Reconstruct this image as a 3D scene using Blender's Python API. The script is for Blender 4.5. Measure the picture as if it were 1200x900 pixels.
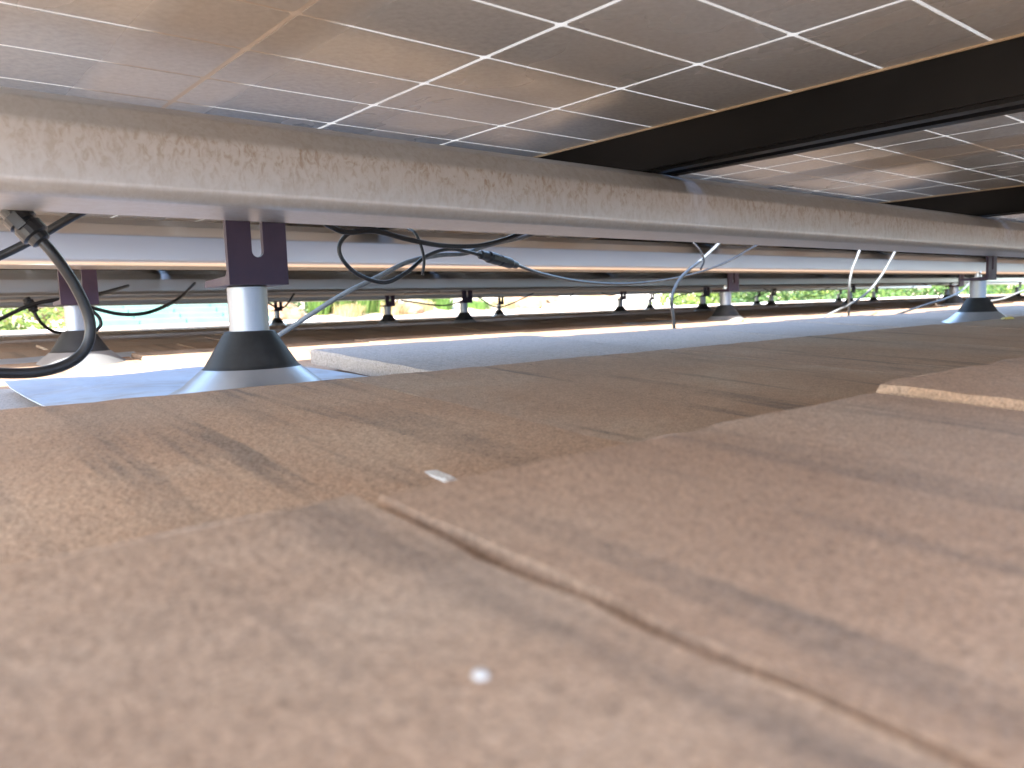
import bpy, bmesh, math, random
import numpy as np
from mathutils import Matrix, Vector, noise

S = bpy.context.scene
COL = S.collection
for o in list(bpy.data.objects):
    bpy.data.objects.remove(o)
rad = math.radians
random.seed(7)

# ---------------------------------------------------------------- camera
# Roof frame: X along the rails, Y down the slope, Z off the roof; the camera is its origin.
PITCH = rad(14)                                   # roof slope
M = Matrix.Rotation(-PITCH, 4, 'X')               # roof frame -> world
F_PX = 911.3
YAW, TILT, ROLL = rad(40.21), rad(5.59), rad(-1.92)
def basis():
    cy, sy, cp, sp = math.cos(YAW), math.sin(YAW), math.cos(TILT), math.sin(TILT)
    f = Vector((sy*cp, cy*cp, -sp)); r = Vector((cy, -sy, 0)); u = r.cross(f)
    c, s = math.cos(ROLL), math.sin(ROLL)
    return c*r + s*u, -s*r + c*u, f
CR, CU, CF = basis()
cam = bpy.data.cameras.new('camera')
cam.lens = F_PX/1200*36; cam.sensor_width = 36; cam.sensor_fit = 'HORIZONTAL'
cam.clip_start = .004; cam.clip_end = 4000
cam.dof.use_dof = True; cam.dof.focus_distance = .78; cam.dof.aperture_fstop = 12
camo = bpy.data.objects.new('camera', cam); COL.objects.link(camo)
rot = Matrix((CR, CU, -CF)).transposed().to_4x4()
camo.matrix_world = M @ rot
S.camera = camo

# ---------------------------------------------------------------- sky, sun, exposure
TO_SUN = (M.to_3x3() @ Vector((-1.2, -.88, 1.0))).normalized()
SUN_EL = math.asin(TO_SUN.z); SUN_AZ = math.atan2(TO_SUN.x, TO_SUN.y)
W = bpy.data.worlds.new('World'); S.world = W; W.use_nodes = True
nt = W.node_tree
sky = nt.nodes.new('ShaderNodeTexSky'); sky.sky_type = 'NISHITA'; sky.sun_disc = False
sky.sun_elevation = SUN_EL; sky.sun_rotation = SUN_AZ
bg = nt.nodes['Background']; bg.inputs[1].default_value = .15
nt.links.new(sky.outputs[0], bg.inputs[0])
sl = bpy.data.lights.new('sun', 'SUN'); sl.energy = 3.3; sl.angle = rad(.53); sl.color = (1, .95, .88)
so = bpy.data.objects.new('sun', sl); COL.objects.link(so)
so.rotation_euler = TO_SUN.to_track_quat('Z', 'Y').to_euler()
S.view_settings.view_transform = 'Standard'; S.view_settings.look = 'None'
S.view_settings.exposure = 3.12; S.view_settings.gamma = 1
S.render.engine = 'CYCLES'
S.cycles.max_bounces = 10; S.cycles.diffuse_bounces = 7; S.cycles.glossy_bounces = 5
S.render.resolution_x = 1024; S.render.resolution_y = 768

# ---------------------------------------------------------------- pixel rays (photo 1200 x 900)
def ray(px, py):
    return CR*((px-600)/F_PX) + CU*((450-py)/F_PX) + CF
def ony(px, py, y):
    d = ray(px, py); return d*(y/d.y)
def onz(px, py, z):
    d = ray(px, py); return d*(z/d.z)
def ground_at(px, py, z):                          # world point on a horizontal level
    d = M.to_3x3() @ ray(px, py); return d*(z/d.z)

# ---------------------------------------------------------------- materials
def mat(name, col, rough=.6, metal=0.0):
    m = bpy.data.materials.new(name); m.use_nodes = True
    b = m.node_tree.nodes['Principled BSDF']
    b.inputs['Base Color'].default_value = (*col, 1); b.inputs['Roughness'].default_value = rough
    b.inputs['Metallic'].default_value = metal
    return m
class NB:
    def __init__(s, m): s.t = m.node_tree; s.b = s.t.nodes['Principled BSDF']
    def n(s, typ, **kw):
        x = s.t.nodes.new(typ)
        for k, v in kw.items(): setattr(x, k, v)
        return x
    def l(s, a, b): s.t.links.new(a, b)
    def coords(s, scale=(1, 1, 1), kind='Object', rnd=False):
        c = s.n('ShaderNodeTexCoord'); mp = s.n('ShaderNodeMapping'); mp.inputs['Scale'].default_value = scale
        src = c.outputs[kind]
        if rnd:
            oi = s.n('ShaderNodeObjectInfo'); mu = s.n('ShaderNodeMath', operation='MULTIPLY'); mu.inputs[1].default_value = 37.0
            s.l(oi.outputs['Random'], mu.inputs[0]); s.l(mu.outputs[0], mp.inputs['Location'])
        s.l(src, mp.inputs['Vector']); return mp.outputs[0]
    def noise(s, vec, scale, detail=4, rough=.55, dist=0):
        x = s.n('ShaderNodeTexNoise'); x.inputs['Scale'].default_value = scale; x.inputs['Detail'].default_value = detail
        x.inputs['Roughness'].default_value = rough; x.inputs['Distortion'].default_value = dist
        s.l(vec, x.inputs['Vector']); return x.outputs['Fac']
    def ramp(s, fac, stops):
        r = s.n('ShaderNodeValToRGB'); e = r.color_ramp.elements
        while len(e) < len(stops): e.new(.5)
        for i, (p, c) in enumerate(stops):
            e[i].position = p; e[i].color = (*c, 1) if len(c) == 3 else c
        s.l(fac, r.inputs[0]); return r.outputs[0]
    def mix(s, fac, a, b, mode='MIX'):
        x = s.n('ShaderNodeMix', data_type='RGBA', blend_type=mode)
        for sock, v in ((x.inputs[0], fac), (x.inputs[6], a), (x.inputs[7], b)):
            if isinstance(v, (int, float)): sock.default_value = v
            elif isinstance(v, tuple): sock.default_value = (*v, 1)
            else: s.l(v, sock)
        return x.outputs[2]
    def bump(s, h, strength=.3, dist=.002):
        x = s.n('ShaderNodeBump'); x.inputs['Strength'].default_value = strength; x.inputs['Distance'].default_value = dist
        s.l(h, x.inputs['Height']); s.l(x.outputs[0], s.b.inputs['Normal'])
    def set(s, name, v): s.l(v, s.b.inputs[name])
g = lambda v: (v, v, v)

def tile_material(name='concrete_tile', pale=0.0):
    m = mat(name, (.3, .2, .14), .9); N = NB(m)
    v = N.coords(rnd=True); vs = N.coords((15, 1.0, 9), rnd=True)
    base = N.ramp(N.noise(v, 7, 5, .6, .4), [(.28, (.355, .226, .142)), (.5, (.405, .266, .170)), (.74, (.445, .320, .218))])
    grey = N.ramp(N.noise(v, 3.1, 4, .55), [(.48, g(0)), (.70, g(.45))])
    c = N.mix(grey, base, (.40, .335, .262))
    st = N.ramp(N.noise(vs, 2.3, 3, .6, .3), [(.56, g(0)), (.66, g(.62))])
    blot = N.ramp(N.noise(v, 9, 3, .6), [(.38, g(.25)), (.6, g(1))])
    stm = N.mix(1.0, st, blot, 'MULTIPLY')
    c = N.mix(stm, c, (.13, .105, .085))
    if pale: c = N.mix(pale, c, (.50, .435, .375))  # greyer concrete, plus sky light through the row gap put into the colour
    sp = N.ramp(N.noise(v, 210, 3, .7), [(.30, g(.80)), (.5, g(1)), (.74, g(1.12))])
    c = N.mix(1.0, c, sp, 'MULTIPLY')
    sp2 = N.ramp(N.noise(v, 760, 2, .6), [(.32, g(.66)), (.5, g(1)), (.72, g(1.28))])
    c = N.mix(1.0, c, sp2, 'MULTIPLY')
    pit = N.n('ShaderNodeTexVoronoi'); pit.inputs['Scale'].default_value = 75; N.l(v, pit.inputs['Vector'])
    pm = N.ramp(pit.outputs['Distance'], [(.05, g(.55)), (.16, g(1))])
    pg = N.ramp(N.noise(v, 14, 2, .5), [(.52, g(0)), (.62, g(1))])
    c = N.mix(pg, c, N.mix(1.0, c, pm, 'MULTIPLY'))
    oi = N.n('ShaderNodeObjectInfo')
    tone = N.ramp(oi.outputs['Random'], [(0, (.95, .95, .96)), (.5, (1, 1, 1)), (1, (1.05, 1.03, 1.01))])
    c = N.mix(1.0, c, tone, 'MULTIPLY')
    N.set('Base Color', c)
    h = N.mix(.5, N.noise(v, 320, 4, .7), N.noise(v, 45, 4, .6))
    N.bump(h, .8, .0025)
    return m
def rail_material(name='rail_metal', dirt=1.0):
    m = mat(name, (.6, .6, .61), .4, .9); N = NB(m)
    v = N.coords((1, 1, 1)); vv = N.coords((1, 1, .6))
    swirl = N.mix(N.noise(v, 9, 3, .5), N.noise(vv, 70, 5, .62, 1.8), N.noise(vv, 190, 4, .6, 1.2))
    big = N.noise(v, 3.2, 5, .65)
    z = N.n('ShaderNodeSeparateXYZ'); N.l(N.coords(), z.inputs[0])
    zz = N.n('ShaderNodeMath', operation='MULTIPLY'); zz.inputs[1].default_value = 10; N.l(z.outputs[2], zz.inputs[0])
    hz = N.ramp(zz.outputs[0], [(.10, g(.05)), (.36, g(.85)), (.44, g(1)), (.47, g(.15))])
    mott = N.ramp(swirl, [(.49, g(0)), (.62, g(1))])
    amt = N.mix(1.0, mott, N.ramp(big, [(.35, g(.12*dirt)), (.62, g(.85*dirt))]), 'MULTIPLY')
    amt = N.mix(1.0, amt, hz, 'MULTIPLY')
    c = N.mix(amt, N.ramp(swirl, [(.3, (.56, .575, .595)), (.6, (.48, .485, .49))]), (.27, .185, .12))
    N.set('Base Color', c)
    N.set('Metallic', N.ramp(amt, [(0, g(.5 if dirt > .5 else .75)), (1, g(.1))]))
    N.set('Roughness', N.ramp(amt, [(0, g(.42 if dirt > .5 else .27)), (1, g(.7))]))
    N.bump(swirl, .12 if dirt > .5 else .02, .0006)
    return m
def noisy_metal(name, c1, c2, r1, r2, scale, metal, stretch=(1, 1, 1), bump=.1):
    m = mat(name, c1, r1, metal); N = NB(m); v = N.coords(stretch, rnd=True)
    f = N.noise(v, scale, 4, .6)
    N.set('Base Color', N.ramp(f, [(.35, c1), (.68, c2)])); N.set('Roughness', N.ramp(f, [(.3, g(r1)), (.7, g(r2))]))
    N.bump(f, bump, .0006)
    return m
def dusty(N, cell, dust, hi):
    # a dust film: a band along one cell seam and cloudy smears (world X equals roof X)
    ge = N.n('ShaderNodeNewGeometry'); sx = N.n('ShaderNodeSeparateXYZ'); N.l(ge.outputs['Position'], sx.inputs[0])
    mp = N.n('ShaderNodeMapping'); mp.inputs['Scale'].default_value = (1, .55, 1); N.l(ge.outputs['Position'], mp.inputs[0])
    cl = N.noise(mp.outputs[0], 4.2, 4, .55, .4)
    d = N.n('ShaderNodeMath', operation='PINGPONG'); d.inputs[1].default_value = .5175
    a = N.n('ShaderNodeMath', operation='ADD'); a.inputs[1].default_value = .5175*2 - .232; N.l(sx.outputs[0], a.inputs[0])
    N.l(a.outputs[0], d.inputs[0])
    wob = N.n('ShaderNodeMath', operation='MULTIPLY_ADD'); wob.inputs[1].default_value = .06; wob.inputs[2].default_value = -.03
    N.l(cl, wob.inputs[0]); ad = N.n('ShaderNodeMath', operation='ADD'); N.l(d.outputs[0], ad.inputs[0]); N.l(wob.outputs[0], ad.inputs[1])
    band = N.ramp(ad.outputs[0], [(.035, g(hi)), (.06, g(0))])
    film = N.ramp(cl, [(.52, g(0)), (.60, g(.18))])
    f = N.mix(1.0, band, film, 'LIGHTEN')
    return N.mix(f, cell, dust), f
def cell_material():
    m = mat('solar_cell', (.09, .085, .08), .2); N = NB(m)
    c, f = dusty(N, (.46, .49, .515), (.52, .46, .39), .5)
    fine = N.noise(N.coords((1, 1, 1)), 160, 3, .6)
    c = N.mix(1.0, c, N.ramp(fine, [(.3, g(.9)), (.7, g(1.08))]), 'MULTIPLY')
    N.set('Base Color', c); N.set('Roughness', N.ramp(f, [(0, g(.26)), (.5, g(.55))]))
    N.b.inputs['IOR'].default_value = 1.6
    return m
def sheet_material():
    m = mat('white_backsheet', (.82, .81, .78), .3); N = NB(m)
    c, f = dusty(N, (.84, .83, .80), (.42, .33, .25), .85); N.set('Base Color', c)
    tr = N.n('ShaderNodeBsdfTranslucent'); N.l(c, tr.inputs[0])
    mx = N.n('ShaderNodeMixShader'); mx.inputs[0].default_value = .38
    N.l(N.b.outputs[0], mx.inputs[1]); N.l(tr.outputs[0], mx.inputs[2])
    N.l(mx.outputs[0], N.t.nodes['Material Output'].inputs[0])
    return m
def rubber(name, c, r=.55):
    m = mat(name, c, r); N = NB(m); v = N.coords(rnd=True); f = N.noise(v, 60, 4, .6)
    d = tuple(min(1, x*1.6+.006) for x in c)
    N.set('Base Color', N.ramp(f, [(.42, c), (.75, d)])); N.bump(f, .1, .0005); return m
def leafy(name, a, b, c):
    m = mat(name, b, .55); N = NB(m); ge = N.n('ShaderNodeNewGeometry')
    N.set('Base Color', N.ramp(ge.outputs['Random Per Island'], [(0, a), (.5, b), (1, c)]))
    N.b.inputs['Subsurface Weight'].default_value = 0
    tr = N.n('ShaderNodeBsdfTranslucent'); tr.inputs[0].default_value = (*[min(1, x*1.6) for x in b], 1)
    mx = N.n('ShaderNodeMixShader'); mx.inputs[0].default_value = .3
    N.l(N.b.outputs[0], mx.inputs[1]); N.l(tr.outputs[0], mx.inputs[2]); N.l(mx.outputs[0], N.t.nodes['Material Output'].inputs[0])
    return m
def earthy(name, a, b, c, scale, rough=.9, bump=.5, dist=.02):
    m = mat(name, b, rough); N = NB(m); v = N.coords(); f = N.noise(v, scale, 6, .62, .3)
    N.set('Base Color', N.ramp(f, [(.32, a), (.5, b), (.7, c)])); N.bump(N.noise(v, scale*9, 4, .6), bump, dist); return m

def flash_material():
    m = mat('aluminium_flashing', (.6, .66, .74), .4, .55); N = NB(m); v = N.coords(rnd=True)
    f = N.noise(v, 16, 4, .6); d = N.ramp(N.noise(v, 11, 6, .7, .5), [(.50, g(0)), (.66, g(.55))])
    N.set('Base Color', N.mix(d, N.ramp(f, [(.35, (.58, .64, .72)), (.68, (.64, .70, .77))]), (.36, .31, .26)))
    N.set('Roughness', N.ramp(f, [(.3, g(.38)), (.7, g(.5))])); N.set('Metallic', N.ramp(d, [(0, g(.55)), (.5, g(.1))]))
    N.bump(N.noise(v, 24, 3, .5), .25, .003); return m
def frame_material():
    m = noisy_metal('black_anodised_frame', (.003, .003, .003), (.006, .006, .006), .3, .45, 14, 0)
    m.node_tree.nodes['Principled BSDF'].inputs['Specular IOR Level'].default_value = .25
    return m
MT = dict(
    tile=tile_material(), skylit_paletile=tile_material('skylit_pale_concrete', .75), rail=rail_material(), cleanrail=noisy_metal('clean_rail_metal', (.53, .52, .51), (.58, .57, .56), .27, .34, 5, .7, (.15, 1, 1), 0.01), cell=cell_material(), sheet=sheet_material(),
    black_frame=frame_material(),
    edge_seal=mat('edge_seal', (.55, .43, .28), .6),
    pipe=noisy_metal('galvanised_pipe', (.27, .29, .32), (.40, .42, .45), .34, .5, 34, .75, (1, 1, .25)),
    flash=flash_material(),
    cone=noisy_metal('aluminium_cone', (.52, .54, .56), (.62, .63, .64), .3, .45, 24, .8),
    rubber=rubber('rubber_collar', (.012, .0125, .013)),
    bracket=noisy_metal('purple_anodised_bracket', (.036, .022, .038), (.055, .034, .054), .42, .6, 40, .5),
    steel=mat('bolt_steel', (.55, .55, .56), .3, .9),
    cable=rubber('black_cable_jacket', (.010, .0105, .012), .42),
    greycable=rubber('grey_cable_jacket', (.12, .13, .135), .45),
    plastic=rubber('black_plastic', (.010, .010, .011), .4),
    deck=earthy('roof_underlay', (.03, .03, .03), (.04, .04, .04), (.06, .055, .05), 6),
    white=mat('white_gutter_paint', (.78, .78, .76), .45),
    plaster=earthy('plaster', (.55, .5, .43), (.6, .55, .48), (.66, .6, .52), 3),
    speck=earthy('mortar', (.6, .57, .52), (.7, .68, .64), (.8, .78, .74), 60),
    ground=earthy('garden_soil', (.30, .21, .13), (.50, .40, .29), (.62, .54, .42), .55, .95, .5, .05),
    sand=earthy('pale_gravel', (.55, .48, .38), (.66, .60, .50), (.74, .68, .58), 1.5),
    mint=noisy_metal('mint_roof_paint', (.095, .19, .155), (.12, .215, .18), .4, .55, 3, 0),
    wood=earthy('weathered_wood', (.16, .075, .045), (.24, .115, .07), (.32, .18, .12), 4),
    bark=earthy('bark', (.10, .07, .045), (.16, .11, .075), (.22, .16, .11), 12),
    rock=earthy('rust_rock', (.20, .115, .06), (.30, .18, .10), (.38, .26, .17), 3, .9, .8, .05),
    leaf=leafy('leaf_green', (.035, .085, .016), (.07, .14, .028), (.13, .20, .05)),
    leafd=leafy('leaf_dark', (.02, .05, .012), (.04, .085, .02), (.08, .14, .04)),
    leafy=leafy('leaf_lime', (.08, .14, .025), (.14, .20, .04), (.22, .25, .07)),
    blade=leafy('grass_blade', (.06, .13, .025), (.10, .19, .04), (.17, .25, .06)),
    straw=leafy('straw_blade', (.30, .24, .12), (.40, .32, .17), (.48, .42, .24)),
    pink=leafy('pink_petal', (.45, .10, .18), (.50, .16, .24), (.55, .30, .34)),
    yleaf=mat('dry_leaf', (.55, .42, .08), .6),
)

# ---------------------------------------------------------------- builders
ROOF_THINGS = []                                   # top-level things built in the roof frame
def link(name, me, m=None, parent=None):
    o = bpy.data.objects.new(name, me); COL.objects.link(o)
    if m is not None and me is not None and not me.materials: me.materials.append(m)
    if parent is not None: o.parent = parent
    return o
def fin(name, bm, m, parent=None, smooth=False, loc=None):
    bmesh.ops.recalc_face_normals(bm, faces=bm.faces)
    me = bpy.data.meshes.new(name); bm.to_mesh(me); bm.free()
    if smooth:
        for p in me.polygons: p.use_smooth = True
    o = link(name, me, m, parent)
    if loc is not None: o.location = loc
    return o
def thing(name, label, cat, loc=(0, 0, 0), group=None, roof=True):
    o = bpy.data.objects.new(name, None); COL.objects.link(o); o.location = loc; o.empty_display_size = .05
    tag(o, label, cat, group)
    if roof: ROOF_THINGS.append(o)
    return o
def tag(o, label=None, cat=None, group=None, kind=None):
    if label: o['label'] = label
    if cat: o['category'] = cat
    if group: o['group'] = group
    if kind: o['kind'] = kind
    return o
def box(bm, a, b, bev=0):
    x0, y0, z0 = a; x1, y1, z1 = b
    r = bmesh.ops.create_cube(bm, size=1)
    for v in r['verts']:
        v.co = Vector(((x0+x1)/2+v.co.x*(x1-x0), (y0+y1)/2+v.co.y*(y1-y0), (z0+z1)/2+v.co.z*(z1-z0)))
    if bev:
        ed = list({e for v in r['verts'] for e in v.link_edges})
        bmesh.ops.bevel(bm, geom=ed, offset=bev, segments=2, profile=.6, affect='EDGES')
def lathe(bm, prof, n=32, M4=None, cap=True):
    rings = []
    for r, z in prof:
        ring = []
        for i in range(n):
            a = 2*math.pi*i/n; c = Vector((r*math.cos(a), r*math.sin(a), z))
            ring.append(bm.verts.new(M4 @ c if M4 else c))
        rings.append(ring)
    for A, B in zip(rings, rings[1:]):
        for i in range(n): bm.faces.new((A[i], A[(i+1) % n], B[(i+1) % n], B[i]))
    if cap:
        bm.faces.new(rings[0]); bm.faces.new(rings[-1])
def extrude_poly(bm, poly, axis_fn, t0, t1):
    A = [bm.verts.new(axis_fn(p, t0)) for p in poly]; B = [bm.verts.new(axis_fn(p, t1)) for p in poly]
    n = len(poly)
    for i in range(n): bm.faces.new((A[i], A[(i+1) % n], B[(i+1) % n], B[i]))
    bm.faces.new(A); bm.faces.new(B)
def spline(pts, k=10):
    P = [pts[0]*2-pts[1]] + list(pts) + [pts[-1]*2-pts[-2]]; out = []
    for i in range(1, len(P)-2):
        a, b, c, d = P[i-1:i+3]
        for j in range(k):
            t = j/k
            out.append(.5*((2*b) + (c-a)*t + (2*a-5*b+4*c-d)*t*t + (3*b-a-3*c+d)*t**3))
    out.append(P[-2]); return out
def tube(bm, pts, r, n=10):
    rings = []; up = Vector((0, 0, 1)); T = (pts[1]-pts[0]).normalized()
    nrm = T.cross(up) if abs(T.dot(up)) < .95 else T.cross(Vector((1, 0, 0)))
    nrm.normalize()
    for i, p in enumerate(pts):
        t = (pts[min(i+1, len(pts)-1)]-pts[max(i-1, 0)]).normalized()
        nrm = (nrm - t*nrm.dot(t)).normalized(); bi = t.cross(nrm)
        rr = r if not callable(r) else r(i/(len(pts)-1))
        rings.append([bm.verts.new(p + (nrm*math.cos(a)+bi*math.sin(a))*rr) for a in [2*math.pi*k/n for k in range(n)]])
    for A, B in zip(rings, rings[1:]):
        for i in range(n): bm.faces.new((A[i], A[(i+1) % n], B[(i+1) % n], B[i]))
    bm.faces.new(rings[0]); bm.faces.new(rings[-1])

# ================================================================ THE ROOF
EX = .40; Y0 = .19; ZB = -.053; DROP = .026; TH = .020; TW = .40; GAP = .003
N0, N1 = -4, 14                                   # courses, butt of course c at Y0 + EX*c
XL, XR = -3.0, 17.0
EAVE = Y0 + EX*N1
bm = bmesh.new(); box(bm, (XL-.1, Y0+EX*(N0-1), -.30), (XR+.1, EAVE-.06, -.112))
roof = fin('roof', bm, MT['deck']); tag(roof, kind='structure'); ROOF_THINGS.append(roof)

def tile_mesh(seed, w=TW-GAP, fine=False, m='tile'):
    """one flat concrete tile: origin at the middle of its butt edge, length along -Y, uneven edges"""
    rnd = random.Random(seed); L = EX+.05
    nx, ny = (26, 30) if fine else (4, 3)
    am = .0022 if fine else .003
    pts = []
    def edge(u, v, inset):
        x = -w/2 + w*u; y = -L*(1-v)
        q = 34 if fine else 9
        x += noise.noise(Vector((seed*3.1, y*q, 5.0 if u > .5 else 1.0)))*am*(1 if u in (0, 1) else 0)*1.6
        y += noise.noise(Vector((x*q, seed*1.7, 9.0)))*am*2.0*(1 if v == 1 else 0)
        x -= inset*(1 if u == 1 else -1 if u == 0 else 0); y -= inset*(1 if v == 1 else -1 if v == 0 else 0)
        return x, y
    loop = [(i/nx, 0) for i in range(nx)] + [(1, j/ny) for j in range(ny)] + [(1-i/nx, 1) for i in range(nx)] + [(0, 1-j/ny) for j in range(ny)]
    bm = bmesh.new()
    bot = [bm.verts.new((*edge(u, v, .001), -TH)) for u, v in loop]
    mid = [bm.verts.new((*edge(u, v, 0), -.004)) for u, v in loop]
    topl = [bm.verts.new((*edge(u, v, (.0008 + rnd.random()*.0012) if fine else .0022), (rnd.random()-.5)*(.0008 if fine else 0))) for u, v in loop]
    n = len(loop)
    for A, B in ((bot, mid), (mid, topl)):
        for i in range(n): bm.faces.new((A[i], A[(i+1) % n], B[(i+1) % n], B[i]))
    bm.faces.new(topl); bm.faces.new(bot)
    bmesh.ops.recalc_face_normals(bm, faces=bm.faces)
    me = bpy.data.meshes.new('roof_tile'); bm.to_mesh(me); bm.free(); me.materials.append(MT[m]); return me
VAR = [tile_mesh(s) for s in range(6)]; SKYLIT_PALE = [tile_mesh(s, m='skylit_paletile') for s in range(6)]
SLOPE = math.atan2(DROP, EX)                       # tiles lie flatter than the deck
def tile_matrix(c, xc, dz=0, yaw=0, dy=0):
    return Matrix.Translation((xc, Y0+EX*c+dy, ZB+dz)) @ Matrix.Rotation(yaw, 4, 'Z') @ Matrix.Rotation(SLOPE, 4, 'X')
# joints that the photograph shows, per course: joint positions and height offsets of the tiles between them
SPECIAL = {0: ([-.31, .105, .415, .80], [.0034, .0020, .0058]),
           1: ([-.10, .315, .74, 1.13], [-.0012, -.002, -.003]),
           2: ([-.33, .075, .475, .885, 1.29, 1.69], [-.010, -.016, .006, .001, .001]),
           3: ([-.06, .35, .76], [-.006, 0])}
tiles = []
for c in range(N0, N1+1):
    js, dzs = SPECIAL.get(c, ([(.13 if c % 2 else .33)+random.uniform(-.04, .04)-.2], []))
    spans = [(js[i], js[i+1], dzs[i], True) for i in range(len(js)-1)]
    x = js[-1]
    while x < XR: spans.append((x, x+TW, -.003-.0007*(x-1.1) if c == 1 and x < 4 else random.uniform(-.002, .003), False)); x += TW
    x = js[0]
    while x > XL: spans.append((x-TW, x, random.uniform(-.002, .003), False)); x -= TW
    for a, b, dz, sp in spans:
        tiles.append((c, a, b, dz, sp))
def shows(t):
    c, a, b, dz, sp = t; y = Y0+EX*c-.15; p = Vector(((a+b)/2, y, ZB))
    d = p.dot(CF)
    if sp: return 1e6
    if d < .02: return 2 if abs(p.x) < .5 and abs(y) < .4 else -1
    px = 600+F_PX*p.dot(CR)/d
    if px < -120 or (px > 1330 and y > .3) or y < -.3: return -1
    return 1/(d*d)
tiles.sort(key=lambda t: -shows(t))
for t in tiles[:300]:
    c, a, b, dz, sp = t
    if sp: me = tile_mesh(int(c*17+a*100) % 997, b-a-(.0055 if c == 0 else .0014 if c == 1 and a > .5 else .006 if c == 2 else GAP), True, 'skylit_paletile' if c == 2 else 'tile')
    else: me = random.choice(SKYLIT_PALE if c == 2 else VAR)
    o = link('roof_tile', me, None, roof)
    o.matrix_local = tile_matrix(c, (a+b)/2, dz, 0 if sp else random.uniform(-.006, .006), 0 if sp else random.uniform(-.006, .006))
    if sp and c == 1 and abs(a-.315) < .01: o.matrix_local = tile_matrix(c, (a+b)/2, dz, rad(-1.5))
bm = bmesh.new()
for c, a, b, dz, sp in tiles[300:]:
    n0 = len(bm.verts); bm.from_mesh(random.choice(VAR)); bm.verts.ensure_lookup_table()
    bmesh.ops.transform(bm, matrix=tile_matrix(c, (a+b)/2, dz, random.uniform(-.006, .006), random.uniform(-.006, .006)), verts=bm.verts[n0:])
rest = fin('distant_roof_tiles', bm, MT['tile'], roof); rest['kind'] = 'stuff'
# tiny bits lying on the tiles
def surf_z(y, c): return ZB - DROP*(Y0+EX*c-y)/EX
def fleck(px, py, c, pts, m, name, label, cat, h=.0015, dz=0):
    z = ZB+dz
    for _ in range(4): p = onz(px, py, z); z = surf_z(p.y, c)+dz
    bm = bmesh.new(); n = len(pts)
    A = [bm.verts.new((p.x+x, p.y+y, z-.0006)) for x, y in pts]; cx = sum(x for x, _ in pts)/n; cy = sum(y for _, y in pts)/n
    B = [bm.verts.new((p.x+cx+(x-cx)*.7, p.y+cy+(y-cy)*.7, z+h)) for x, y in pts]
    for i in range(n): bm.faces.new((A[i], A[(i+1) % n], B[(i+1) % n], B[i]))
    bm.faces.new(B); bm.faces.new(A)
    o = fin(name, bm, m); tag(o, label, cat); ROOF_THINGS.append(o)
circ = lambda r, k=9, e=1: [(r*math.cos(6.283*i/k)*random.uniform(.8, 1.15), r*e*math.sin(6.283*i/k)*random.uniform(.8, 1.15)) for i in range(k)]
fleck(563, 793, 0, circ(.0016), MT['speck'], 'mortar_speck', 'round white speck stuck on the blurred brown tile', 'speck', .0007, .0034)
P4 = [onz(x, y, surf_z(.225, 1)) for x, y in ((488, 553), (512, 552), (537, 562), (528, 567), (503, 560))]; cc = onz(512, 559, surf_z(.225, 1))
fleck(512, 559, 1, [(p.x-cc.x, p.y-cc.y) for p in P4], MT['speck'], 'mortar_chip', 'white sliver of mortar lying beside a raised tile corner', 'chip', .0008, -.0012)
fleck(1180, 374, 1, [(-.03, -.004), (0, -.014), (.035, 0), (0, .012)], MT['yleaf'], 'dry_leaf', 'small yellow leaf lying on brown tile', 'leaf', .003)

# house below, white gutter along the eave
bm = bmesh.new(); box(bm, (XL, -7.0, -2.9), (XR, EAVE-.55, -.31))
house = fin('house_wall', bm, MT['plaster']); tag(house, kind='structure')
house.matrix_world = M
bm = bmesh.new()
gp = [(0, 0), (0, -.11), (.11, -.11), (.135, .02), (.125, .035), (.115, .02), (.10, -.10), (.01, -.10), (.01, 0)]
extrude_poly(bm, gp, lambda p, t: Vector((t, p[0], p[1])), XL, XR)
gut = fin('roof_gutter', bm, MT['white'], loc=(0, EAVE-.055, -.075)); tag(gut, 'white gutter running along the eave below the last tiles', 'gutter'); ROOF_THINGS.append(gut)

# ================================================================ RAILS
def arc(cx, cz, r, a0, a1, n=6):
    return [(cx+r*math.cos(rad(a0+(a1-a0)*i/n)), cz+r*math.sin(rad(a0+(a1-a0)*i/n))) for i in range(n+1)]
RH = .075
PROF = arc(.011, .011, .011, 180, 270) + arc(.087, .003, .003, 270, 360, 3) + arc(.087, RH-.003, .003, 0, 90, 3) + [(.052, RH), (.047, RH-.001), (.016, .0632), (.012, .0603)] + arc(.008, .0425, .008, 143, 180, 3)
RZ = .080
RAIL_Y = [.562, 1.245, 2.565, 3.19, 4.405]         # front faces
PX0, PITCHX, PW = -.2555, 1.035, 1.017
NP = [9, 10, 11]
ENDX = [PX0+PITCHX*n for n in NP]
RLEN = [ENDX[0], ENDX[1], ENDX[1], ENDX[2], ENDX[2]]
RLAB = ['stained galvanised rail carrying the slotted purple bracket and coiled cables',
        'galvanised rail just past the coiled cables, second down the roof',
        'third galvanised rail down the roof, at the lower end of the middle panels',
        'fourth galvanised rail down the roof, under the upper edge of the lowest panels',
        'galvanised rail nearest the white gutter']
def soft(o):
    for p in o.data.polygons: p.use_smooth = True
    o.data.set_sharp_from_angle(angle=rad(40))
    w = o.modifiers.new('weighted_normal', 'WEIGHTED_NORMAL'); w.weight = 100; w.keep_sharp = True
for i, y in enumerate(RAIL_Y):
    bm = bmesh.new(); extrude_poly(bm, PROF, lambda p, t: Vector((t, p[0], p[1])), -.36, RLEN[i]+.1)
    o = fin('mounting_rail', bm, MT['rail' if i == 0 else 'cleanrail'], loc=(0, y, RZ), smooth=False); tag(o, RLAB[i], 'rail', 'rails under the solar panels'); ROOF_THINGS.append(o)
    soft(o)
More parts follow.
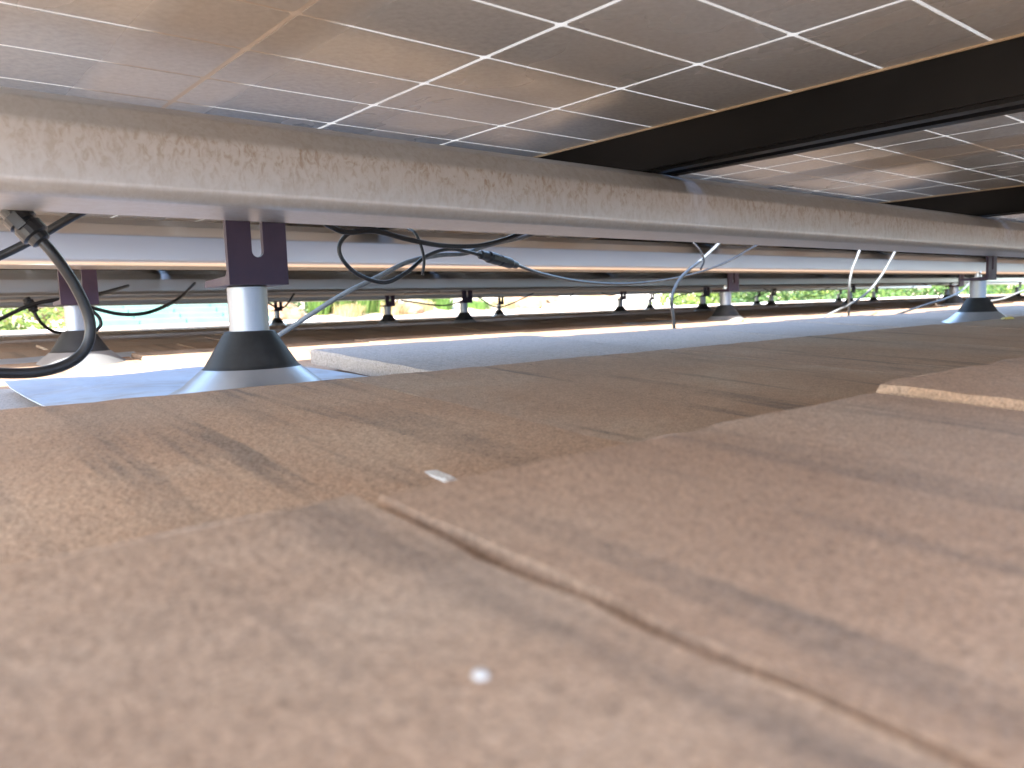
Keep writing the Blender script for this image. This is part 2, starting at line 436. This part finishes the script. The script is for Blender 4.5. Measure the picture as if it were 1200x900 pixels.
bm = bmesh.new(); extrude_poly(bm, PROF, lambda p, t: Vector((t, p[0], p[1])), -.36, ENDX[0]+.1)
o = fin('mounting_rail', bm, MT['rail'], loc=(0, -.12, RZ)); soft(o); tag(o, 'galvanised rail at the upper end of the first panels', 'rail', 'rails under the solar panels'); ROOF_THINGS.append(o)

# ================================================================ SOLAR PANELS
FZ0, FZ1 = RZ+RH, .2105; LAMZ = .2065; FW = .0200
CW, CL = .166, .0898; NXC = 6; ROW_CELLS = [12, 20, 20]  # first row shortened at its unseen upslope end to let light in
PLS = [n*CL+.018 for n in ROW_CELLS]
ROWS = [.884-PLS[0], 1.14, 3.03]
def poly_mesh(name, poly, fn, t0, t1, m):
    bm = bmesh.new(); extrude_poly(bm, poly, fn, t0, t1); bmesh.ops.recalc_face_normals(bm, faces=bm.faces)
    me = bpy.data.meshes.new(name); bm.to_mesh(me); bm.free(); me.materials.append(m); return me
def box_mesh(name, a, b, m):
    bm = bmesh.new(); box(bm, a, b); bmesh.ops.recalc_face_normals(bm, faces=bm.faces)
    me = bpy.data.meshes.new(name); bm.to_mesh(me); bm.free(); me.materials.append(m); return me
# long frame bar: hollow section with a stepped underside
poly = [(0, FZ0), (.0150, FZ0), (.0150, FZ0+.0040), (FW, FZ0+.0035), (FW, LAMZ-.0006), (.012, LAMZ-.0006), (.012, FZ1), (0, FZ1)]
poly2 = [(0, FZ0+.0005), (FW, FZ0+.0005), (FW, LAMZ-.0006), (.012, LAMZ-.0006), (.012, FZ1-.0005), (0, FZ1-.0005)]
short_me = poly_mesh('frame_bar', poly2, lambda p, t: Vector((t, p[0], p[1])), FW+.0002, PW-FW-.0002, MT['black_frame'])
def cell_poly():
    w, l, ch = CW-.0048, CL-.0038, .0022
    return [(-w/2+ch, -l/2), (w/2-ch, -l/2), (w/2, -l/2+ch), (w/2, l/2-ch), (w/2-ch, l/2), (-w/2+ch, l/2), (-w/2, l/2-ch), (-w/2, -l/2+ch)]
def cell_bm(bm, cx, cy):
    extrude_poly(bm, cell_poly(), lambda p, t: Vector((cx+p[0], cy+p[1], t)), LAMZ-.0004, LAMZ+.0040)
cb = bmesh.new(); cell_bm(cb, 0, 0); bmesh.ops.recalc_face_normals(cb, faces=cb.faces)
cell_me = bpy.data.meshes.new('cell'); cb.to_mesh(cell_me); cb.free(); cell_me.materials.append(MT['cell'])
CX0 = (PW-NXC*CW)/2+CW/2; CY0 = .009+CL/2
ORD = ['first', 'second', 'third', 'fourth', 'fifth', 'sixth', 'seventh', 'eighth', 'ninth', 'tenth', 'eleventh']
ROWN = ['upper row over the slotted bracket', 'middle row', 'lowest row by the gutter']
for r, y in enumerate(ROWS):
    PL = PLS[r]; NYC = ROW_CELLS[r]
    long_me = poly_mesh('frame_bar', poly, lambda p, t: Vector((p[0], t, p[1])), 0, PL, MT['black_frame'])
    lam_me = box_mesh('laminate', (.0125, .0125, LAMZ), (PW-.0125, PL-.0125, LAMZ+.0036), MT['sheet'])
    seal_me = box_mesh('edge_seal', (FW, FW, LAMZ-.0024), (FW+.0022, PL-FW, LAMZ-.0002), MT['edge_seal'])
    gb = bmesh.new()
    for i in range(NXC):
        for j in range(NYC): cell_bm(gb, CX0+i*CW, CY0+j*CL)
    bmesh.ops.recalc_face_normals(gb, faces=gb.faces)
    grid_me = bpy.data.meshes.new('cell_grid'); gb.to_mesh(grid_me); gb.free(); grid_me.materials.append(MT['cell'])
    TURN = Matrix.Translation((PW, PL, 0)) @ Matrix.Rotation(math.pi, 4, 'Z')
    for k in range(NP[r]):
        lab = 'black-framed solar panel with grey cells, %s along the %s' % (ORD[k], ROWN[r])
        t = thing('solar_module', lab, 'solar panel', (PX0+PITCHX*k, y, 0), 'solar panels over the tiled roof')
        lam = link('laminate', lam_me, None, t)
        for me in (long_me, short_me, seal_me):
            link(me.name.split('.')[0], me, None, t); b2 = link(me.name.split('.')[0], me, None, t); b2.matrix_local = TURN
        if r == 0 and k < 3:
            for i in range(NXC):
                for j in range(NYC):
                    c = link('cell', cell_me, None, lam); c.location = (CX0+i*CW, CY0+j*CL, 0)
        else:
            c = link('cell_grid', grid_me, None, lam); c['kind'] = 'stuff'

# ================================================================ STANDOFF POSTS
def mesh_of(build, m, smooth=False, name='part'):
    bm = bmesh.new(); build(bm); bmesh.ops.recalc_face_normals(bm, faces=bm.faces)
    me = bpy.data.meshes.new(name); bm.to_mesh(me); bm.free(); me.materials.append(m)
    if smooth:
        for p in me.polygons: p.use_smooth = True
        try: me.set_sharp_from_angle(angle=rad(40))
        except Exception: pass
    return me
PB = -.075                                         # flashing level under the post
BT = .027                                          # bracket foot level
def b_sheet(bm):
    N = 12; x0, x1, y0, y1 = -.150, .155, -.14, .28
    V = [[bm.verts.new((x0+(x1-x0)*i/N, y0+(y1-y0)*j/N, .0016*math.sin(i*.9+1)*math.sin(j*.6)+ (.003 if j == N else 0))) for j in range(N+1)] for i in range(N+1)]
    fs = [bm.faces.new((V[i][j], V[i+1][j], V[i+1][j+1], V[i][j+1])) for i in range(N) for j in range(N)]
    r = bmesh.ops.extrude_face_region(bm, geom=fs)
    for v in [e for e in r['geom'] if isinstance(e, bmesh.types.BMVert)]: v.co.z -= .0012
me_sheet = mesh_of(b_sheet, MT['flash'], True, 'flashing_sheet')
me_cone = mesh_of(lambda bm: lathe(bm, [(.082, .0005), (.078, .003), (.060, .012), (.0425, .027), (.034, .031), (.030, .032)], 40), MT['cone'], True, 'flashing_cone')
me_coll = mesh_of(lambda bm: lathe(bm, [(.0415, .025), (.0425, .0262), (.0425, .0300), (.0405, .0312), (.0395, .033), (.0225, .0605), (.0215, .0620), (.0190, .0625)], 40), MT['rubber'], True, 'rubber_collar')
me_pipe = mesh_of(lambda bm: lathe(bm, [(.0170, .03), (.0170, BT-PB-.0012), (.0160, BT-PB-.0002)], 32), MT['pipe'], True, 'post_pipe')
def b_bracket(bm):
    # L foot: slotted upright plate (towards -Y) and a flat leg lying on the pipe
    w = .0262; t = .0052; z0 = 0; h = .105; yb = -.0295; s = .0052; zs = .0285
    arc = [(s*math.cos(a), zs - s*math.sin(a)) for a in [math.pi*i/8 for i in range(9)]]
    poly = [(-w, z0), (w, z0), (w, h), (s, h)] + arc + [(-s, h), (-w, h)]
    extrude_poly(bm, poly, lambda p, t_: Vector((p[0], t_, p[1])), yb, yb+t)
    leg = [(yb+t, 0), (.030, 0), (.030, .0045), (.026, .0055), (yb+t+.004, .0075), (yb+t, .011)]
    extrude_poly(bm, leg, lambda p, t_: Vector((t_, p[0], p[1])), -w, w)
me_brk = mesh_of(b_bracket, MT['bracket'], False, 'bracket')
me_bolt = mesh_of(lambda bm: (lathe(bm, [(.010, .0055), (.010, .0075)], 20), lathe(bm, [(.0075, .0074), (.0075, .0135)], 6), lathe(bm, [(.004, .0134), (.004, .019)], 12)), MT['steel'], False, 'foot_bolt')
me_rb = mesh_of(lambda bm: (lathe(bm, [(.009, 0), (.009, .005)], 6, Matrix.Translation((0, -.0245, .066)) @ Matrix.Rotation(-math.pi/2, 4, 'X')),), MT['steel'], False, 'rail_bolt')
SX0, SPX = .272, 1.727
RNAME = ['stained first rail', 'second rail', 'third rail', 'fourth rail', 'rail by the gutter']
for r, ry in enumerate(RAIL_Y):
    for k in range(-0, 6):
        x = SX0+SPX*k+(random.uniform(-.02, .02) if r > 1 else 0); y = ry+.090+.0298
        if r == 0 and k == 0: lab = 'post with slotted purple bracket and black rubber collar on blue flashing'
        elif r == 1 and k == 0: lab = 'post behind the hanging black cable loop, lilac bracket and grey collar'
        else: lab = 'roof standoff post, %s along under the %s' % (ORD[k], RNAME[r])
        px = 600+F_PX*Vector((x, y, 0)).dot(CR)/max(.01, Vector((x, y, 0)).dot(CF))
        if px > 1290: continue
        t = thing('standoff_post', lab, 'mounting post', (x, y, 0), 'standoff posts carrying the rails')
        for nm, me, z in (('flashing_sheet', me_sheet, PB+.0035), ('flashing_cone', me_cone, PB+.003), ('rubber_collar', me_coll, PB), ('post_pipe', me_pipe, PB), ('bracket', me_brk, BT), ('foot_bolt', me_bolt, BT), ('rail_bolt', me_rb, BT)):
            p = link(nm, me, None, t); p.location = (0, 0, z)
            if nm in ('flashing_sheet',): p.rotation_euler = (SLOPE*.5, 0, rad(random.uniform(-2, 2)))

# ================================================================ CABLES
def floor_z(y):
    c = math.ceil((y-Y0)/EX); return surf_z(y, c)
def cable(pts, m='cable', r=.0031, label='', group=None, conn=None, k=9):
    P = []
    for q in pts:
        if len(q) == 3: p = ony(*q)
        else: p = Vector(q[1:])
        p.z = max(p.z, floor_z(p.y)+r); P.append(p)
    base = P[0].copy(); loc = [p-base for p in P]; sp = spline(loc, k)
    bm = bmesh.new(); tube(bm, sp, r)
    o = fin('solar_cable', bm, MT[m], loc=base, smooth=True); tag(o, label, 'cable', group); ROOF_THINGS.append(o)
    for c in (conn or []):
        a, b = ony(*c[0])-base, ony(*c[1])-base; L = (b-a).length; R = c[2]
        M4 = Matrix.Translation(a) @ (b-a).to_track_quat('Z', 'Y').to_matrix().to_4x4()
        prof = [(R*.55, 0), (R*.75, L*.03), (R*.78, L*.2), (R, L*.23), (R, L*.44), (R*.8, L*.46), (R*.8, L*.52), (R*.95, L*.54), (R*.95, L*.8), (R*.72, L*.84), (R*.66, L*.97), (R*.45, L)]
        cb = bmesh.new(); lathe(cb, prof, 18, M4)
        for s in (-1, 1):
            q = bmesh.ops.create_cube(cb, size=1)
            for v in q['verts']: v.co = M4 @ Vector((s*R*.93+v.co.x*R*.3, v.co.y*R*.7, L*.42+v.co.z*L*.34))
        fin('plug_connector', cb, MT['plastic'], o)
    return o
G = 'cables hanging under the rails'
cable([(2, 236, .665), (18, 250, .66), (40, 274, .655), (62, 297, .65), (88, 335, .65), (105, 375, .65), (102, 405, .65), (82, 425, .65), (45, 436, .65), (-5, 437, .65), (-60, 432, .65), (-120, 415, .65)],
      r=.0039, label='thick black cable looping down below its plug connector', conn=[((10, 243, .662), (50, 284, .652), .0105)])
cable([(-50, 318, .76), (-5, 302, .76), (40, 280, .75), (92, 250, .735), (120, 238, .73)], r=.0036, label='straight black cable crossing behind the plug of the thick loop', group=G)
cable([(440, 268, .80), (412, 272, .80), (398, 287, .80), (402, 305, .80), (422, 323, .80), (452, 331, .80), (478, 318, .80), (500, 300, .81), (525, 292, .82), (548, 295, .83), (566, 300, .84), (603, 310, .86), (640, 322, .90), (690, 331, .96), (745, 332, 1.02), (800, 324, 1.07), (845, 310, 1.10), (880, 291, 1.12), (905, 278, 1.13)],
      r=.0024, label='dark cable coiled beside the slotted bracket with an inline plug connector', conn=[((562, 298, .838), (606, 311, .862), .0082)])
cable([(270, 424, 1.02), (300, 410, 1.0), (325, 394, .96), (365, 368, .91), (400, 346, .88), (440, 326, .86), (478, 307, .85), (515, 299, .85), (545, 297, .86), (570, 288, .87), (612, 278, .88), (640, 268, .88)],
      'greycable', r=.0031, label='pale grey cable rising from behind the slotted bracket post')
cable([(380, 262, .78), (405, 272, .78), (440, 271, .785), (480, 281, .79), (520, 288, .80), (560, 288, .81), (590, 281, .82), (618, 271, .82)], r=.0030,
      label='black cable sagging along the top of the coil', group=G)
cable([(478, 268, .82), (487, 274, .80), (494, 290, .79), (497, 306, .785), (495, 322, .785)], r=.0018, label='black cable tie gripping the coiled cables', k=6)
cable([(858, 270, 1.03), (825, 302, 1.0), (803, 320, .99), (792, 335, .985), (787, 352, .98), (789, 371, 1.0), (790, 384, 1.02)], 'greycable', r=.0032, label='pale cable dropping straight to the tiles near the tied crossing')
cable([(812, 284, 1.0), (820, 293, .99), (825, 305, .985), (821, 316, .985)], r=.0020, label='black cable tie at the crossing of two pale cables', k=6)
cable([(1016, 270, 1.05), (1004, 302, 1.05), (998, 318, 1.05), (995, 338, 1.06), (995, 359, 1.1), (994, 375, 1.12)], 'greycable', r=.0032, label='thin pale cable hanging plumb beside the slanting pale cable')
cable([(1062, 268, 1.05), (1046, 300, 1.05), (1032, 324, 1.05), (1015, 344, 1.06), (995, 357, 1.09), (980, 364, 1.13), (960, 374, 1.15)], 'greycable', r=.0034, label='slanting pale cable running down onto the tiles')
cable([(1150, 318, 1.12), (1138, 330, 1.1), (1125, 342, 1.05), (1105, 351, 1.02), (1085, 357, 1.03), (1050, 369, 1.1)], 'greycable', r=.0034, label='pale cable curling down behind the second post of the first rail')
cable([(1215, 334, 1.1), (1195, 342, 1.1), (1175, 350, 1.15), (1150, 354, 1.2)], 'greycable', r=.0034, label='pale cable lying on tiles past the second post of the first rail')
cable([(1104, 344, 1.3), (1098, 350, 1.3), (1097, 357, 1.32), (1106, 362, 1.35)], 'greycable', r=.003, label='short pale cable bent at the third post of the second rail')
cable([(-70, 398, 1.9), (-30, 388, 1.9), (2, 373, 1.9), (25, 362, 1.9), (45, 355, 1.9), (62, 352, 1.9), (80, 350, 1.9), (110, 346, 1.9), (150, 335, 2.2)], r=.0042, label='black cable rising left of the lilac bracket post', conn=[((30, 349, 1.92), (42, 366, 1.92), .010)])
cable([(38, 362, 1.92), (48, 378, 1.92), (62, 388, 1.94), (80, 391, 1.96)], r=.0036, label='drooping cable tail below the small upright plug', group=G)
cable([(105, 360, 1.8), (140, 368, 1.8), (170, 367, 1.8), (195, 358, 1.9), (212, 348, 2.1), (228, 332, 2.4)], r=.0040, label='black cable sagging in front of the mint green shed roof')
cable([(108, 364, 1.5), (116, 372, 1.5), (118, 381, 1.5), (112, 388, 1.5)], r=.003, label='short black cable bend on the lilac bracket post', group=G)
far = [(305, 350, 330, 361, 345, 344, 2.75), (470, 352, 520, 358, 548, 350, 2.9), (560, 348, 585, 360, 625, 344, 3.0), (640, 352, 655, 360, 672, 344, 3.4), (705, 343, 716, 346, 732, 342, 3.5), (785, 356, 795, 347, 825, 340, 2.9),
       (880, 350, 895, 344, 915, 335, 3.2), (895, 338, 903, 342, 915, 350, 3.2), (935, 350, 955, 343, 975, 336, 3.4), (945, 348, 965, 346, 985, 335, 3.9), (1062, 342, 1070, 336, 1080, 330, 3.0), (1090, 341, 1096, 336, 1105, 329, 3.0), (1065, 328, 1090, 334, 1120, 330, 2.6)]
FL_ = ['under the third rail beside the mint shed view', 'left of the second post of the third rail', 'rising right of the second post of the third rail', 'in front of the rust brown rock', 'over the flat gravel rock', 'hooking behind the pale dropping cable', 'slanting before the bright shrub', 'crossing another thin cable before the bright shrub', 'slanting across the dark bush', 'running beside the cable that crosses the dark bush', 'short and steep near the lime shrub', 'short and steep before the third post of the second rail', 'sagging widely above the third post of the second rail']
for ai, a in enumerate(far):
    Y = a[6]; cable([(a[0], a[1], Y), (a[2], a[3], Y), (a[4], a[5], Y)], r=.0035, label='thin black far cable '+FL_[ai], group='thin cables drooping below the far rails')

for o in ROOF_THINGS: o.matrix_world = M @ Matrix.LocRotScale(o.location, o.rotation_euler, None)

# ================================================================ GARDEN BELOW (world frame)
GZ = -4.15
bm = bmesh.new()
nx = 60
V = {}
for i in range(nx+1):
    for j in range(nx+1):
        u, v = i/nx*2-1, j/nx*2-1
        x = 900*u*abs(u)**1.6; y = 900*v*abs(v)**1.6
        h = noise.noise(Vector((x*.12, y*.12, 3)))*.10 + max(0, math.hypot(x, y)-120)*.01
        V[i, j] = bm.verts.new((x, y+10, h))
for i in range(nx):
    for j in range(nx): bm.faces.new((V[i, j], V[i+1, j], V[i+1, j+1], V[i, j+1]))
gr = fin('ground', bm, MT['ground'], smooth=True, loc=(0, 0, GZ)); tag(gr, kind='structure')
# gravel path
bm = bmesh.new(); pp = [ground_at(690, 362, GZ), ground_at(800, 352, GZ)]
c = ground_at(715, 353, GZ); ring = [(c.x-4+random.uniform(-.4, .4), c.y-5), (c.x+3.5, c.y-5.5), (c.x+5, c.y), (c.x+6, c.y+6), (c.x-1, c.y+7), (c.x-3.6, c.y+1)]
A = [bm.verts.new((x, y, GZ+.16)) for x, y in ring]; B = [bm.verts.new((x, y, GZ-.2)) for x, y in ring]
for i in range(len(A)): bm.faces.new((A[i], A[(i+1) % len(A)], B[(i+1) % len(A)], B[i]))
bm.faces.new(A); bm.faces.new(B)
path = fin('gravel_path', bm, MT['sand']); tag(path, kind='structure')

# mint shed with ribbed metal sheets
SH = GZ+1.7
p0 = ground_at(118, 390, SH); p1 = ground_at(338, 382, SH)
ex = Vector((p1.x-p0.x, p1.y-p0.y, 0)); SW = ex.length; ex.normalize(); ang = math.atan2(ex.y, ex.x)
shed = thing('garden_shed', 'mint green ribbed metal roof of a low shed in the garden', 'shed', (p0.x, p0.y, GZ), roof=False)
shed.rotation_euler = (0, 0, ang)
SD = 2.9
bm = bmesh.new(); box(bm, (.15, .15, -.2), (SW-.15, SD-.15, SH-GZ-.08)); fin('wall', bm, MT['wood'], shed)
nsh = 4; sw = SW/nsh
def b_sheetm(bm):
    pr = [(0, 0)]
    pitch = SD/11
    for j in range(11):
        y = j*pitch
        pr += [(y+.02, 0), (y+.035, .05), (y+.06, .05), (y+.075, 0), (y+pitch, 0)]
    pr2 = [(y, z+.012) for y, z in pr]
    extrude_poly(bm, pr2 + [(y, z) for y, z in reversed(pr)], lambda p, t: Vector((t, p[0], p[1])), 0, sw-.012)
msh = mesh_of(b_sheetm, MT['mint'], False, 'roof_sheet')
for k in range(nsh):
    s = link('roof_sheet', msh, None, shed); s.location = (k*sw, 0, SH-GZ-.075+(.004 if k % 2 else 0)); s.rotation_euler = (rad(1.2), 0, 0)
bm = bmesh.new(); box(bm, (-.04, -.07, SH-GZ-.2), (SW+.04, -.01, SH-GZ+.0)); fin('fascia', bm, MT['white'], shed)

# plants
def leaf_mesh(seed, n, rx, rz, size, m, mode='bush'):
    r = random.Random(seed); vs, fs = [], []
    lobes = [(Vector((r.uniform(-.6, .6)*rx, r.uniform(-.6, .6)*rx, r.uniform(.35, .85)*rz)), r.uniform(.3, .55)) for _ in range(9)]
    for _ in range(n):
        c, q = r.choice(lobes); d = Vector((r.gauss(0, 1), r.gauss(0, 1), r.gauss(0, 1))).normalized()
        rr = r.random()**.4
        p = c + Vector((d.x*rx*q, d.y*rx*q, d.z*rz*q*.8))*rr
        if p.z < .02: p.z = abs(p.z)+.02
        a = Vector((r.gauss(0, 1), r.gauss(0, 1), r.gauss(0, .6))).normalized(); b = a.cross(Vector((r.gauss(0, 1), r.gauss(0, 1), r.gauss(0, 1)))).normalized()
        s = size*r.uniform(.6, 1.3); i = len(vs)
        vs += [p-a*s, p+b*s*.4, p+a*s, p-b*s*.4]; fs.append((i, i+1, i+2, i+3))
    me = bpy.data.meshes.new('foliage'); me.from_pydata(vs, [], fs); me.materials.append(m); return me
def blade_mesh(seed, n, rx, h, m):
    r = random.Random(seed); vs, fs = [], []
    for _ in range(n):
        a = r.uniform(0, 6.283); d = math.sqrt(r.random())*rx; p = Vector((math.cos(a)*d, math.sin(a)*d, -.05))
        lean = Vector((math.cos(a), math.sin(a), 0))*r.uniform(.05, .35)*h; hh = h*r.uniform(.65, 1.1); w = Vector((-math.sin(a+r.uniform(-1, 1)), math.cos(a), 0))*.012
        i = len(vs); mid = p+lean*.35+Vector((0, 0, hh*.6)); tip = p+lean+Vector((0, 0, hh))
        vs += [p-w, p+w, mid-w*.8, mid+w*.8, tip]; fs += [(i, i+1, i+3, i+2), (i+2, i+3, i+4)]
    me = bpy.data.meshes.new('blades'); me.from_pydata(vs, [], fs); me.materials.append(m); return me
def stem_mesh(h, r0):
    def b(bm):
        tube(bm, [Vector((0, 0, -.25)), Vector((.02, .01, h*.4)), Vector((.0, .05, h*.8))], lambda t: r0*(1-.6*t), 7)
        for a in range(5):
            d = Vector((math.cos(a*1.26), math.sin(a*1.26), .9))*h*.35
            tube(bm, [Vector((0, .01, h*.35)), Vector((0, .01, h*.35))+d*.6, Vector((0, .01, h*.35))+d*1.1+Vector((0, 0, .1*h))], lambda t: r0*.5*(1-.7*t), 5)
    return mesh_of(b, MT['bark'], True, 'stem')
def bush(px, py, dist, rx, rz, m, label, seed, n=2600, size=.06, group='shrubs in the garden below'):
    d = (M.to_3x3() @ ray(px, py)).normalized(); p = d*dist
    t = thing('garden_shrub', label, 'shrub', (p.x, p.y, GZ), group, roof=False)
    link('foliage', leaf_mesh(seed, n, rx, rz, size, MT[m]), None, t)
    link('stem', stem_mesh(rz*.8, .05*rz), None, t); t.rotation_euler = (0, 0, seed)
def tuft(px, py, rx, h, m, label, seed, n=420, z=GZ):
    p = ground_at(px, py, z)
    t = thing('ornamental_grass', label, 'grass clump', (p.x, p.y, GZ), 'grass clumps in the garden below', roof=False)
    link('blades', blade_mesh(seed, n, rx, h, MT[m]), None, t); t.rotation_euler = (0, 0, seed*1.3)
bush(10, 372, 13.5, 1.3, 1.5, 'leafy', 'lime green shrub standing left of the mint shed roof', 1)
bush(52, 372, 15.5, 1.0, 1.6, 'leafd', 'dark shrub against the reddish fence beside the mint shed', 2, 1400)
# reddish board fence
f0 = ground_at(40, 378, GZ); f1 = ground_at(135, 372, GZ)
fe = Vector((f1.x-f0.x, f1.y-f0.y, 0)); FL = fe.length
fence = thing('board_fence', 'reddish brown upright board fence between shrubs and shed', 'fence', (f0.x, f0.y, GZ), roof=False); fence.rotation_euler = (0, 0, math.atan2(fe.y, fe.x))
bmd = mesh_of(lambda bm: box(bm, (0, 0, -.2), (.17, .03, 1.15), .006), MT['wood'], False, 'board')
for k in range(int(FL/.2)):
    b = link('board', bmd, None, fence); b.location = (k*.2, 0, random.uniform(-.04, .03))
for zz in (.3, .85): link('fence_rail', mesh_of(lambda bm: box(bm, (-.02, .032, zz), (FL, .08, zz+.09)), MT['wood'], False, 'fence_rail'), None, fence)
for i, (x, y, m, h, w) in enumerate([(372, 366, 'blade', 1.0, .30), (395, 364, 'blade', 1.15, .35), (425, 364, 'blade', 1.3, .35), (442, 364, 'blade', 1.2, .3), (458, 366, 'straw', .4, .4), (408, 368, 'straw', .35, .4), (490, 362, 'straw', .3, .4), (520, 362, 'blade', .45, .22), (590, 360, 'straw', .3, .4), (560, 361, 'blade', .3, .35), (505, 357, 'blade', .6, .3)]):
    where = ['beside the pink flowers', 'second on from the pink flowers', 'tallest, left of the straw clump', 'beside the tallest green clump', 'right of the tall green clumps', 'between tall green clumps', 'low on the pale soil', 'small, on the pale soil', 'by the rust brown rock', 'on soil behind the second posts', 'wide and low on the pale soil'][i]
    tuft(x, y, w, h, m, ('upright green grass clump ' if m == 'blade' else 'dry straw-coloured grass clump ')+where, 20+i)
p = ground_at(325, 368, GZ); t = thing('flowering_plant', 'low plant with pink flowers between mint shed and grasses', 'flower', (p.x, p.y, GZ), roof=False)
link('foliage', leaf_mesh(50, 700, .7, .5, .05, MT['leafd']), None, t); link('blossom', leaf_mesh(51, 500, .75, .58, .045, MT['pink']), None, t)
def rock(px, py, sx, sy, sz, label, seed):
    p = ground_at(px, py, GZ)
    bm = bmesh.new(); bmesh.ops.create_icosphere(bm, subdivisions=3, radius=1)
    for v in bm.verts:
        n = v.co.copy(); k = 1+.35*noise.noise(n*1.3+Vector((seed, 0, 0)))+.12*noise.noise(n*4+Vector((0, seed, 0)))
        v.co = Vector((n.x*sx*k, n.y*sy*k, n.z*sz*k))
    o = fin('rock', bm, MT['rock'], loc=(p.x, p.y, GZ+sz*.4)); tag(o, label, 'rock', 'rocks on the pale ground')
rock(622, 358, 1.0, .5, .42, 'large rust brown rock on the pale ground', 1)
rock(700, 354, 1.1, .5, .2, 'flat rust brown rock lying on the gravel', 2)
rock(330, 372, .5, .4, .25, 'reddish rock near the pink flowers', 3)
rock(480, 366, .35, .3, .16, 'small reddish rock among grass clumps', 4)
greens = [(812, 345, 19, 1.5, 1.7, 'leafy', 'lime shrub at the edge of the pale gravel'), (845, 343, 22, 1.9, 2.3, 'leaf', 'rounded green shrub behind the second post of the second rail'),
          (885, 341, 21, 1.9, 2.2, 'leafy', 'bright shrub next to a dark bush'), (925, 340, 19, 1.6, 2.1, 'leafd', 'dark green bush between two bright shrubs'), (965, 339, 24, 2.2, 2.6, 'leafy', 'broad yellow-green shrub past the dark bush'),
          (1005, 337, 22, 2.0, 2.5, 'leaf', 'green shrub behind the slanting pale cable'), (1045, 336, 26, 2.4, 3.0, 'leafy', 'tall lime shrub beyond the far rails'), (1085, 335, 23, 2.2, 2.9, 'leaf', 'full green shrub left of the third post of the second rail'),
          (1125, 334, 27, 2.5, 3.2, 'leafy', 'lime shrub behind the third post of the second rail'), (1165, 332, 24, 2.3, 3.0, 'leafd', 'deep green bush behind the second post of the first rail'), (1205, 331, 27, 2.6, 3.3, 'leaf', 'green shrub at the far end of the garden'), (780, 344, 31, 2.0, 1.6, 'leaf', 'distant low shrub behind the gravel path')]
for i, (x, y, d, rx, rz, m, lab) in enumerate(greens): bush(x, y, d, rx, rz, m, lab, 60+i, 3000, .075)
for i, x in enumerate(range(-100, 1500, 130)):
    d = (M.to_3x3() @ ray(x, 330)); d.z = 0; d.normalize(); p = d*random.uniform(48, 60)
    t = thing('garden_tree', 'leafy green tree in the far background row', 'tree', (p.x, p.y, GZ), 'background row of trees', roof=False)
    link('crown', leaf_mesh(90+i, 2600, 4.2, 6.5, .22, MT['leafd' if i % 2 else 'leaf']), None, t); link('trunk', stem_mesh(5, .25), None, t)
# fallen branch on the gravel
a = ground_at(700, 355, GZ); b = ground_at(770, 347, GZ); a.z = b.z = GZ+.22
bm = bmesh.new(); mid = (a+b)/2+Vector((0, .4, .12))
tube(bm, spline([a, a.lerp(mid, .5)+Vector((0, 0, .1)), mid, b], 5), .06, 7); tube(bm, spline([mid, mid+Vector((.5, .6, .2)), mid+Vector((.7, 1.3, .35))], 4), .035, 6)
o = fin('fallen_branch', bm, MT['wood'], smooth=True); tag(o, 'bent brown branch lying on the pale gravel', 'branch')
